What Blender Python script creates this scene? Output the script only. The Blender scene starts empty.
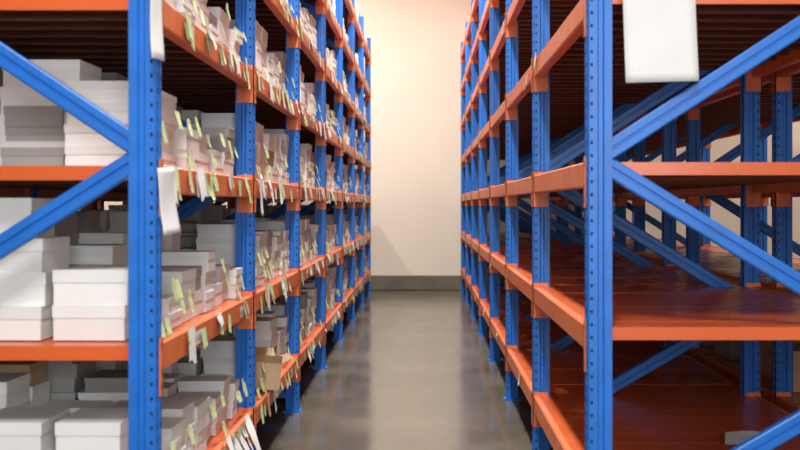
import bpy, math, random
from mathutils import Vector, Matrix
random.seed(11)
R = random.random
def U(a,b): return a+(b-a)*R()

# ---------------- materials ----------------
def mat(name, col, rough=0.5, metal=0.0, var=0.0, vscale=6.0, bump=0.0, bscale=40.0, col2=None, rvar=0.0, island=0.0, spec=0.5, detail=4, vstretch=None):
    m = bpy.data.materials.new(name); m.use_nodes=True
    nt=m.node_tree; b=nt.nodes['Principled BSDF']
    b.inputs['Base Color'].default_value=(*col,1); b.inputs['Roughness'].default_value=rough
    b.inputs['Metallic'].default_value=metal
    b.inputs['Specular IOR Level'].default_value=spec
    tc=nt.nodes.new('ShaderNodeTexCoord')
    src=tc.outputs['Object']
    if vstretch:
        mp=nt.nodes.new('ShaderNodeMapping'); mp.inputs['Scale'].default_value=vstretch
        nt.links.new(src,mp.inputs['Vector']); src=mp.outputs['Vector']
    last=None
    if var>0 or col2:
        n=nt.nodes.new('ShaderNodeTexNoise'); n.inputs['Scale'].default_value=vscale; n.inputs['Detail'].default_value=detail
        nt.links.new(src,n.inputs['Vector'])
        r=nt.nodes.new('ShaderNodeValToRGB'); r.color_ramp.elements[0].position=0.3; r.color_ramp.elements[1].position=0.7
        c2=col2 if col2 else tuple(c*(1-var) for c in col)
        r.color_ramp.elements[0].color=(*c2,1); r.color_ramp.elements[1].color=(*col,1)
        nt.links.new(n.outputs['Fac'],r.inputs['Fac']); last=r.outputs['Color']
        if rvar>0:
            mr=nt.nodes.new('ShaderNodeMapRange'); mr.inputs['From Min'].default_value=0.3; mr.inputs['From Max'].default_value=0.7
            mr.inputs['To Min'].default_value=rough-rvar; mr.inputs['To Max'].default_value=rough+rvar
            nt.links.new(n.outputs['Fac'],mr.inputs['Value']); nt.links.new(mr.outputs['Result'],b.inputs['Roughness'])
    if island>0:
        g=nt.nodes.new('ShaderNodeNewGeometry'); mr=nt.nodes.new('ShaderNodeMapRange')
        mr.inputs['To Min'].default_value=1-island; mr.inputs['To Max'].default_value=1.0
        nt.links.new(g.outputs['Random Per Island'],mr.inputs['Value'])
        mx=nt.nodes.new('ShaderNodeMix'); mx.data_type='RGBA'; mx.blend_type='MULTIPLY'; mx.inputs[0].default_value=1
        if last: nt.links.new(last,mx.inputs[6])
        else: mx.inputs[6].default_value=(*col,1)
        nt.links.new(mr.outputs['Result'],mx.inputs[7]); last=mx.outputs[2]
    if last: nt.links.new(last,b.inputs['Base Color'])
    if bump>0:
        n2=nt.nodes.new('ShaderNodeTexNoise'); n2.inputs['Scale'].default_value=bscale; n2.inputs['Detail'].default_value=3
        nt.links.new(tc.outputs['Object'],n2.inputs['Vector'])
        bp=nt.nodes.new('ShaderNodeBump'); bp.inputs['Strength'].default_value=bump; bp.inputs['Distance'].default_value=0.01
        nt.links.new(n2.outputs['Fac'],bp.inputs['Height']); nt.links.new(bp.outputs['Normal'],b.inputs['Normal'])
    return m

M_BLUE=mat('blue_painted_steel',(0.006,0.15,0.60),0.4,var=0.2,vscale=9,bump=0.05)
M_ORANGE=mat('orange_painted_steel',(0.84,0.20,0.06),0.38,var=0.22,vscale=12,island=0.12)
M_DECK=mat('orange_deck_steel',(0.66,0.115,0.026),0.28,var=0.12,vscale=1.5,rvar=0.04,island=0.06,detail=2)
M_UNDER=mat('deck_underside_shade',(0.17,0.045,0.02),0.6,var=0.2,vscale=3)  # shade beneath the orange deck, put into the colour as dark brown
M_DARK=mat('slot_dark',(0.004,0.008,0.02),0.8)
M_BOLT=mat('zinc_bolt',(0.5,0.5,0.52),0.35,metal=0.9)
M_BOXW=mat('white_cardboard',(0.83,0.825,0.82),0.75,var=0.05,vscale=7,island=0.15)
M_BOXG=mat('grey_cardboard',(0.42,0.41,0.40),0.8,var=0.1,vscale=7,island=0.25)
M_TAN=mat('tan_cardboard',(0.55,0.38,0.23),0.8,var=0.15,vscale=10,island=0.2)
M_PAPER=mat('white_paper',(0.72,0.72,0.73),0.8,var=0.08,vscale=5)
M_PRINT=mat('printed_ink',(0.12,0.12,0.13),0.8)
M_GREEN=mat('green_tag_paper',(0.58,0.70,0.36),0.7,island=0.25)
M_WALL=mat('beige_painted_wall',(0.80,0.71,0.60),0.75,var=0.05,vscale=0.5,bump=0.08,bscale=25)
M_CURB=mat('concrete_curb',(0.17,0.14,0.11),0.6,var=0.35,vscale=3)
M_CEIL=mat('ceiling_paint',(0.6,0.58,0.55),0.8,var=0.05,vscale=1)
M_FLOOR=mat('polished_concrete',(0.150,0.137,0.104),0.17,col2=(0.088,0.081,0.062),vscale=1.3,rvar=0.06,bump=0.04,bscale=3.5,detail=4,spec=0.6)
M_HOUSE=mat('lamp_housing',(0.6,0.6,0.6),0.4,metal=0.5,var=0.05)

# ---------------- mesh builder ----------------
class MB:
    def __init__(s): s.v=[];s.f=[];s.m=[];s.mats=[]
    def mi(s,m):
        if m not in s.mats: s.mats.append(m)
        return s.mats.index(m)
    def box(s,x0,x1,y0,y1,z0,z1,m,rot=0.0,c=None):
        i=len(s.v)
        pts=[(x0,y0,z0),(x1,y0,z0),(x1,y1,z0),(x0,y1,z0),(x0,y0,z1),(x1,y0,z1),(x1,y1,z1),(x0,y1,z1)]
        if rot:
            cx,cy=c if c else ((x0+x1)/2,(y0+y1)/2); ca,sa=math.cos(rot),math.sin(rot)
            pts=[(cx+(x-cx)*ca-(y-cy)*sa,cy+(x-cx)*sa+(y-cy)*ca,z) for x,y,z in pts]
        s.v+=pts
        for f in [(0,3,2,1),(4,5,6,7),(0,1,5,4),(1,2,6,5),(2,3,7,6),(3,0,4,7)]:
            s.f.append(tuple(i+k for k in f)); s.m.append(s.mi(m))
    def prism(s,prof,a,b,xa,ya,m,em=None):
        i=len(s.v);n=len(prof)
        for P in (a,b):
            for (p,q) in prof: s.v.append(tuple(P+xa*p+ya*q))
        k=s.mi(m)
        for j in range(n):
            jj=(j+1)%n
            s.f.append((i+j,i+jj,i+n+jj,i+n+j)); s.m.append(s.mi(em[j]) if em else k)
        s.f.append(tuple(i+j for j in reversed(range(n)))); s.m.append(k)
        s.f.append(tuple(i+n+j for j in range(n))); s.m.append(k)
    def poly(s,pts,m):
        i=len(s.v); s.v+=[tuple(p) for p in pts]; s.f.append(tuple(range(i,i+len(pts)))); s.m.append(s.mi(m))
    def sheet(s,o,u,v,nrm,w,h,m,curl=0.02,nu=3,nv=6,ph=0.0,ir=0.0):
        i=len(s.v);k=s.mi(m)
        for b in range(nv+1):
            for a in range(nu+1):
                fa=a/nu; fb=b/nv
                d=curl*(fb**1.6)*(1+0.4*math.sin(ph+3*fa))+curl*0.25*math.sin(ph+4*fb+2*fa)
                e=ir*math.sin(ph*3+5*fa)*fb
                s.v.append(tuple(o+u*(w*(fa-0.5))+v*(h*fb+e)+nrm*d))
        for b in range(nv):
            for a in range(nu):
                q=i+b*(nu+1)+a
                s.f.append((q,q+1,q+nu+2,q+nu+1)); s.m.append(k)
    def obj(s,name,fix=True,smooth=False,bevel=0):
        me=bpy.data.meshes.new(name); me.from_pydata(s.v,[],s.f)
        for m in s.mats: me.materials.append(m)
        me.polygons.foreach_set('material_index',s.m)
        me.update()
        if fix:
            import bmesh
            bm=bmesh.new(); bm.from_mesh(me); bmesh.ops.recalc_face_normals(bm,faces=bm.faces); bm.to_mesh(me); bm.free()
        if smooth: me.polygons.foreach_set('use_smooth',[True]*len(me.polygons))
        o=bpy.data.objects.new(name,me); bpy.context.scene.collection.objects.link(o)
        if bevel:
            b=o.modifiers.new('bevel','BEVEL'); b.width=bevel; b.segments=2; b.limit_method='ANGLE'; b.angle_limit=0.9
        return o

# ---------------- dimensions ----------------
XL=-0.915; XR=0.627; DEPTH=1.27; DEPTHR=1.31; BAY=2.0; PW=0.094; PD=0.075
YL=3.54; YR=4.0; WALLY=18.35
LV=[0.40,1.02,1.64,2.225,2.82,3.43,4.05]
LVR=[0.40,1.03,1.67,2.335,2.97,3.58,4.15]
TOP=4.32

# ---------------- room ----------------
def slab(name,x0,x1,y0,y1,z0,z1,m):
    b=MB(); b.box(x0,x1,y0,y1,z0,z1,m); return b.obj(name)
WX=8.0; YB=-5.0; CZ=6.2
slab('floor',-WX,WX,YB,WALLY,-0.1,0,M_FLOOR)
slab('wall_back',-WX,WX,WALLY,WALLY+0.2,0,CZ,M_WALL)
slab('wall_front',-WX,WX,YB-0.2,YB,0,CZ,M_WALL)
slab('wall_left',-WX-0.2,-WX,YB,WALLY,0,CZ,M_WALL)
slab('wall_right',WX,WX+0.2,YB,WALLY,0,CZ,M_WALL)
slab('ceiling',-WX,WX,YB,WALLY,CZ,CZ+0.2,M_CEIL)
o=slab('baseboard_back',-WX,WX,WALLY-0.05,WALLY,0,0.26,M_CURB)
bv=o.modifiers.new('b','BEVEL'); bv.width=0.015; bv.segments=2

# ---------------- rack ----------------
def post(b,x,y,inw,near):
    w=PW; d=PD
    prof=[(0,0.006),(0.006,0),(w*0.40,0),(w*0.46,0.008),(w*0.62,0.008),(w*0.68,0),(w,0),(w,0.012),(w-0.012,0.012),(w-0.012,d-0.012),(w,d-0.012),(w,d),(0,d),(0,d*0.72),(0.012,d*0.62),(0.012,d*0.38),(0,d*0.28)]
    b.prism(prof,Vector((x,y,0.012)),Vector((x,y,TOP)),Vector((inw,0,0)),Vector((0,1,0)),M_BLUE)
    b.box(x-0.015 if inw>0 else x-w-0.015, x+w+0.015 if inw>0 else x+0.015, y-0.03,y+d+0.03,0,0.012,M_BLUE)
    step=0.05 if near<3 else 0.1
    z=0.08
    while z<TOP-0.05:
        xx=x-inw*0.0006
        for qa,qb in ((0.010,0.020),(d-0.020,d-0.010)):
            b.poly([(xx,y+qa,z),(xx,y+qb,z),(xx,y+qb,z+0.024),(xx,y+qa,z+0.024)],M_DARK)
        if near<3:
            xa=x+inw*w*0.16; yy=y-0.0006
            pts=[(xa+0.0055*math.cos(t*math.pi/4),yy,z+0.01+0.0075*math.sin(t*math.pi/4)) for t in range(8)]
            b.poly(pts,M_DARK)
        z+=step
def brace(b,a,c,yoff):
    d=(c-a).normalized(); side=Vector((0,1,0)).cross(d).normalized()
    if side.z<0: side=-side
    h=0.036
    prof=[(-h,0.03),(-h,0),(-h+0.006,-0.004),(-0.006,-0.004),(-0.003,0.003),(0.004,0.003),(0.007,-0.004),(h-0.006,-0.004),(h,0),(h,0.03),(h-0.004,0.03),(h-0.004,0.006),(-h+0.004,0.006),(-h+0.004,0.03)]
    o=Vector((0,yoff,0))
    b.prism(prof,a+o,c+o,side,Vector((0,1,0)),M_BLUE)
def bolt(b,x,y,z):
    pts=[]
    for s_,yy in ((0.012,y),(0.010,y-0.010)):
        pts.append([(x+s_*math.cos(t*math.pi/3),yy,z+s_*math.sin(t*math.pi/3)) for t in range(6)])
    b.poly(pts[1],M_BOLT)
    for t in range(6):
        u=(t+1)%6
        b.poly([pts[0][t],pts[0][u],pts[1][u],pts[1][t]],M_BOLT)
def rack(name,xa,inw,y0,n,levels=LV,depth=DEPTH):
    b=MB(); xb=xa+inw*depth
    for k in range(n+1):
        y=y0+k*BAY
        post(b,xa,y,inw,k); post(b,xb,y,-inw,k)
        zs=[0.20,0.92,1.68,2.48,3.24,4.02]
        for i in range(len(zs)-1):
            xi=xa+inw*PW*0.75; xo=xb-inw*PW*0.75
            A=Vector((xi if i%2==0 else xo,y+0.02,zs[i]+(0.02)));C=Vector((xo if i%2==0 else xi,y+0.02,zs[i+1]-0.02))
            brace(b,A,C,0.0 if i%2==0 else 0.012)
            if k<3:
                bolt(b,A.x,y+0.016,A.z); bolt(b,C.x,y+0.016,C.z)
        for z in (0.12,4.18):
            b.box(min(xa,xb)+0.08,max(xa,xb)-0.08,y+0.03,y+0.06,z-0.025,z+0.025,M_BLUE)
    bh=0.10
    for k in range(n):
        ya=y0+k*BAY+PD; yb=y0+(k+1)*BAY
        for z in levels:
            for xf,s_ in ((xa,inw),(xb,-inw)):
                prof=[(0.002,-bh+0.006),(0.008,-bh),(0.05,-bh),(0.05,-0.035),(0.034,-0.03),(0.034,0),(0.008,0),(0.002,-0.006)]
                b.prism(prof,Vector((xf,ya,z)),Vector((xf,yb,z)),Vector((s_,0,0)),Vector((0,0,1)),M_ORANGE)
                for yp,dr in ((ya,-1),(yb,1)):
                    x1=xf-s_*0.005; x2=xf+s_*(PW-0.01)
                    zt=z+0.02; zb=z-0.18
                    ye=yp-dr*0.005
                    b.box(min(x1,x2),max(x1,x2),min(yp,ye),max(yp,ye),zb,zt,M_ORANGE)
                    yl=yp+dr*0.032
                    b.box(min(x1,xf),max(x1,xf),min(ye,yl),max(ye,yl),zb,zt,M_ORANGE)
                    if k<4:
                        for zz in (zb+0.03,zb+0.08,zt-0.03):
                            xs=x1-s_*0.0006; ym=(yp+yl)/2
                            b.poly([(xs,ym-0.005,zz-0.011),(xs,ym+0.005,zz-0.011),(xs,ym+0.005,zz+0.011),(xs,ym-0.005,zz+0.011)],M_DARK)
            x0=min(xa,xb)+0.037; x1=max(xa,xb)-0.037
            yy=ya-PD*0.5 if k==0 else ya-PD
            end=yb; cnt=10; w=(end-yy)/cnt
            zt=z-0.004
            for i in range(cnt):
                p=yy+i*w; q=p+w-0.002
                zo=zt+U(-0.0008,0.0008)
                prof=[(p,zo),(q,zo),(q,zo-0.05),(q-0.02,zo-0.05),(q-0.02,zo-0.046),(q-0.004,zo-0.046),(q-0.004,zo-0.004),(p+0.004,zo-0.004),(p+0.004,zo-0.046),(p+0.02,zo-0.046),(p+0.02,zo-0.05),(p,zo-0.05)]
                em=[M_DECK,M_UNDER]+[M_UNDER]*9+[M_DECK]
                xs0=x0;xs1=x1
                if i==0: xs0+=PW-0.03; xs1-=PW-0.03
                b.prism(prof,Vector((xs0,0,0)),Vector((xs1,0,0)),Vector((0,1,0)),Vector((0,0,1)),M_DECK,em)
    return b.obj(name)

rack('pallet_rack',XL,-1,YL,7)
rack('pallet_rack',XR,1,YR,7,levels=LVR,depth=DEPTHR)
rack('pallet_rack',XL-DEPTH-0.22,-1,YL,7)
rack('pallet_rack',XR+DEPTHR+0.09,1,YR,7,levels=LVR)

# ---------------- boxes ----------------
def carton(b,cx,cy,z,w,d,h,m,rot):
    lh=min(0.045,h*0.4); e=0.003
    b.box(cx-w/2+e,cx+w/2-e,cy-d/2+e,cy+d/2-e,z,z+h-0.004,m,rot,(cx,cy))
    b.box(cx-w/2,cx+w/2,cy-d/2,cy+d/2,z+h-lh,z+h,m,rot,(cx,cy))
def stack(b,cx,cy,z,w,d,hmax,m=None,hb=None,jit=0.03):
    zz=z; hb=hb or random.choice((0.06,0.075,0.09,0.105,0.12))
    while zz+hb<=z+hmax+1e-6:
        mm=m or (M_BOXW if R()<0.90 else (M_BOXG if R()<0.7 else M_TAN))
        s_=U(0.94,1.0)
        carton(b,cx+U(-.01,.01),cy+U(-.01,.01),zz,w*s_-0.015,d*s_-0.015,hb,mm,U(-jit,jit))
        zz+=hb
    return zz
OCY=6.22
for li,z in enumerate(LV):
    b=MB()
    for k in range(7):
        y0=YL+k*BAY+PD+0.02; y1=YL+(k+1)*BAY-0.02
        y=y0+(0.35 if k==0 else 0.01)
        while y<y1-0.14:
            d=U(0.17,0.30)
            if y+d>y1-0.14: d=y1-y
            x=XL-0.045-U(0,0.04)
            front=True
            while x>XL-DEPTH+0.25:
                w=U(0.22,0.34)
                if x-w<XL-DEPTH+0.05: break
                hm=U(0.25,0.45)
                if x<XL-0.4: hm=min(0.48,hm+0.12)
                if k==0 and front: hm=U(0.16,0.34)
                if front and li==0 and k==1 and y<OCY+0.2 and y+d>OCY-0.2:
                    x-=w; front=False; continue
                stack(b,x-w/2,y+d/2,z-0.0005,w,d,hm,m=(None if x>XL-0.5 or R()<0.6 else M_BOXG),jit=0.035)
                x-=w; front=False
            y+=d
    yc=YL+PD+0.03+0.17
    if li==0:
        stack(b,-1.195,yc,z,0.26,0.30,0.34,M_BOXW,0.11); stack(b,-1.47,yc,z,0.27,0.30,0.33,M_BOXW,0.11)
        stack(b,-1.75,yc,z,0.27,0.30,0.24,M_BOXW,0.11)
    elif li==1:
        stack(b,-1.19,yc,z,0.285,0.30,0.26,M_BOXW,0.125); stack(b,-1.50,yc+0.02,z,0.30,0.30,0.36,M_BOXW,0.12)
        stack(b,-1.52,yc+0.02,z+0.36,0.25,0.28,0.15,M_BOXW,0.145)
        stack(b,-1.83,yc,z,0.30,0.30,0.40,M_BOXG,0.12)
    elif li==2:
        stack(b,-1.21,yc+0.18,z,0.27,0.30,0.33,M_BOXW,0.08); stack(b,-1.50,yc+0.3,z,0.26,0.28,0.25,M_BOXG,0.08)
        stack(b,-1.72,yc+0.1,z,0.2,0.28,0.06,M_BOXW,0.06)
    b.obj('added_shadow_boxes')
XL2=XL-DEPTH-0.22
b=MB()
for li,z in enumerate(LV):
    for k in range(7):
        y=YL+k*BAY+PD+0.05
        while y<YL+(k+1)*BAY-0.35:
            x=XL2-0.06
            for j in range(3):
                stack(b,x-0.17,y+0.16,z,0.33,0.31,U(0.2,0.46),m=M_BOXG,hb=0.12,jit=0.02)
                x-=0.37
            y+=0.34
b.obj('added_shadow_boxes')
XR2=XR+DEPTHR+0.09
b=MB()
for k in range(1,5):
    y=YR+k*BAY+0.3
    for j in range(4):
        for i in range(2):
            if R()<0.9: stack(b,XR2+0.35+i*0.5,y+j*0.42,LV[0],0.44,0.40,U(0.25,0.5),M_TAN if R()<0.7 else M_BOXG,0.24,0.02)
b.obj('added_shadow_boxes')
b=MB()
stack(b,-1.27,18.08,0.0,0.46,0.40,1.5,M_TAN,0.30,0.0); stack(b,-1.75,18.08,0.0,0.46,0.40,1.5,M_TAN,0.30,0.0)  # unseen stack, added so its edge casts a diagonal shadow on the wall
b.obj('added_shadow_boxes')

# ---------------- tags on beams ----------------
b=MB()
def tagrow(b,x,out,y0,levels,dens,nb,pg=0.75):
    for k in range(nb):
        for z in levels:
            for i in range(int(dens*U(0.6,1.3))):
                y=y0+k*BAY+U(0.12,1.9)
                t=R(); a=random.gauss(0,0.10)
                u=Vector((0,math.cos(a),math.sin(a))); v=Vector((out*0.04,math.sin(a),-math.cos(a))).normalized()
                o=Vector((x+out*0.004,y,z+U(-0.04,0.03)))
                if t<pg: b.sheet(o,u,v,Vector((out,0,0)),U(0.04,0.075),U(0.06,0.11),M_GREEN,curl=U(0.002,0.014),nu=1,nv=4,ph=R()*6)
                elif t<0.87: b.sheet(o,u,v,Vector((out,0,0)),U(0.04,0.10),U(0.05,0.10),M_PAPER,curl=U(0.002,0.015),nu=2,nv=4,ph=R()*6,ir=0.01)
                else:
                    xx=x+out*0.0015
                    w=U(0.07,0.1)
                    b.poly([(xx,y,z-0.08),(xx,y+w,z-0.08),(xx,y+w,z-0.025),(xx,y,z-0.025)],M_PAPER)
                    for s_ in range(6):
                        yy=y+w*(0.12+0.13*s_)
                        b.poly([(xx+out*0.0006,yy,z-0.07),(xx+out*0.0006,yy+w*0.05,z-0.07),(xx+out*0.0006,yy+w*0.05,z-0.045),(xx+out*0.0006,yy,z-0.045)],M_PRINT)
tagrow(b,XL,1,YL,LV,11,7)
tagrow(b,XL,1,YL,LV[2:4],8,1,0.8)
for k in range(7):
    for z in LV[:5]:
        for i in range(12):
            y=YL+k*BAY+U(0.15,1.9)
            b.sheet(Vector((XL-0.03,y,z+U(0.06,0.24))),Vector((0,1,0)),Vector((0.1,random.gauss(0,.15),-1)).normalized(),Vector((1,0,0)),U(0.04,0.07),U(0.05,0.09),M_GREEN,curl=0.01,nu=1,nv=3,ph=R()*6)
b.obj('label_tags',fix=False)
b=MB(); tagrow(b,XR,-1,YR,LVR,1.2,7,0.1); b.obj('label_tags',fix=False)

b=MB()
for k in range(7):
    for z in LV[:5]:
        for i in range(2 if k==0 else 3):
            y=YL+k*BAY+U(0.2,1.85)
            L=U(0.06,0.15); w=U(0.05,0.12); sl=random.gauss(0,0.12)
            o=Vector((XL+0.006,y,z+U(0.0,0.02)))
            v=Vector((0.05,sl,-0.98)).normalized(); u=Vector((0,1,0))
            b.sheet(o,u,v,Vector((1,0,0)),w,L,M_PAPER if R()<0.85 else M_TAN,curl=U(0.0,0.02),nu=3,nv=6,ph=R()*6,ir=0.015)
for i in range(10):
    y=YL+0.65+i*0.13; L=U(0.12,0.24)
    b.sheet(Vector((XL+0.0,y,LV[0]+0.02)),Vector((0,1,0)),Vector((0.15,U(-0.25,0.25),-0.95)).normalized(),Vector((1,0,0.4)).normalized(),U(0.03,0.06),L,M_PAPER,curl=U(0.02,0.05),nu=2,nv=10,ph=R()*6)
b.obj('packing_paper_scraps',fix=False,smooth=True)

def open_carton(name,cx,cy,z,w,d,h,rot,m,tilt=0.0):
    b=MB(); t=0.005
    b.box(-w/2,w/2,-d/2,d/2,0,t,m); b.box(-w/2,-w/2+t,-d/2,d/2,t,h,m); b.box(w/2-t,w/2,-d/2,d/2,t,h,m)
    b.box(-w/2+t,w/2-t,-d/2,-d/2+t,t,h,m); b.box(-w/2+t,w/2-t,d/2-t,d/2,t,h,m)
    for sx in (-1,1):
        b.poly([(sx*w/2,-d/2,h),(sx*w/2,d/2,h),(sx*(w/2+0.07),d/2-0.01,h+0.035*sx),(sx*(w/2+0.07),-d/2+0.01,h+0.035*sx)],m)
    for sy in (-1,1):
        b.poly([(-w/2,sy*d/2,h),(w/2,sy*d/2,h),(w/2-0.01,sy*(d/2+0.06),h+0.05),(-w/2+0.01,sy*(d/2+0.06),h+0.05)],m)
    o=b.obj(name,fix=False); o.location=(cx,cy,z); o.rotation_euler=(0,tilt,rot); return o
open_carton('open_cardboard_box',XL-0.06,OCY,LV[0]+0.015,0.17,0.24,0.16,0.3,M_TAN,0.10)

def paper(name,x,y,ztop,w,h,out,curl=0.02,tilt=0.0):
    b=MB(); out=Vector(out); u=Vector((0,0,1)).cross(out).normalized()
    v=Vector((0,0,-1))
    u2=(u*math.cos(tilt)+v*math.sin(tilt)); v2=(v*math.cos(tilt)-u*math.sin(tilt))
    b.sheet(Vector((x,y,ztop)),u2,v2,out,w,h,M_PAPER,curl=curl,nu=8,nv=12,ph=1.0)
    ob=b.obj(name,fix=False,smooth=True)
    sol=ob.modifiers.new('t','SOLIDIFY'); sol.thickness=0.0006
    return ob
paper('paper_sheet',0.895,YR-0.012,2.40,0.28,0.43,(0,-1,0),0.015,-0.03)
paper('paper_sheet',XL+0.005,YL-0.01,2.34,0.07,0.35,(1,-0.5,0),0.02,0.05)
paper('paper_sheet',XL+0.012,YL+0.08,1.63,0.12,0.23,(1,-0.3,0),0.02,-0.06)
paper('paper_sheet',XL+0.012,YL+2.2,1.66,0.10,0.22,(1,0,0),0.01,0.05)
b=MB(); b.sheet(Vector((1.45,YR+0.75,LV[0]+0.004)),Vector((1,0,0)),Vector((0.3,1,0)).normalized(),Vector((0,0,1)),0.16,0.2,M_PAPER,curl=0.02,nu=4,nv=4)
b.obj('paper_sheet',fix=False)

# ---------------- lamps ----------------
def lamp(x,y,power,sx=0.3,sy=1.6,z=CZ-0.35,col=(1,0.96,0.91)):
    b=MB(); b.box(-sx/2-0.03,sx/2+0.03,-sy/2-0.03,sy/2+0.03,0.01,0.09,M_HOUSE)
    b.box(-0.01,0.01,-sy/3,-sy/3+0.02,0.09,0.35,M_HOUSE); b.box(-0.01,0.01,sy/3-0.02,sy/3,0.09,0.35,M_HOUSE)
    o=b.obj('ceiling_lamp'); o.location=(x,y,z)
    L=bpy.data.lights.new('tube','AREA'); L.shape='RECTANGLE'; L.size=sx; L.size_y=sy; L.energy=power; L.color=col
    lo=bpy.data.objects.new('tube',L); bpy.context.scene.collection.objects.link(lo); lo.parent=o; lo.location=(0,0,0)
AX=(XL+XR)/2
for y in (0.5,5.5,10.5): lamp(AX,y,300)
lamp(AX,14.6,230)
for y in (4,9,14): lamp(5.6,y,140)
lamp(-5.6,9,60)
lamp(-4.0,17.25,520,sx=0.2,sy=0.3,col=(1,0.93,0.84))
L=bpy.data.lights.new('fill_light','AREA'); L.shape='RECTANGLE'; L.size=4; L.size_y=3; L.energy=340; L.color=(0.92,0.97,1.0)  # fill added behind the camera to brighten the near frames and boxes
lo=bpy.data.objects.new('camera_side_fill',L); bpy.context.scene.collection.objects.link(lo)
lo.location=(0.9,-3.8,2.8); lo.rotation_euler=(math.radians(84),0,math.radians(8))

w=bpy.data.worlds.new('World'); bpy.context.scene.world=w; w.use_nodes=True
w.node_tree.nodes['Background'].inputs[0].default_value=(0.5,0.5,0.52,1); w.node_tree.nodes['Background'].inputs[1].default_value=0.3

# ---------------- camera ----------------
c=bpy.data.cameras.new('camera'); c.sensor_width=36; c.lens=46.8; c.shift_x=-0.031; c.shift_y=-0.025
c.dof.use_dof=True; c.dof.focus_distance=7.5; c.dof.aperture_fstop=2.8
co=bpy.data.objects.new('camera',c); bpy.context.scene.collection.objects.link(co)
co.location=(0,0,1.5); co.rotation_euler=(math.radians(90),0,0)
bpy.context.scene.camera=co
vs=bpy.context.scene.view_settings; vs.view_transform='Standard'; vs.look='None'; vs.exposure=0.0
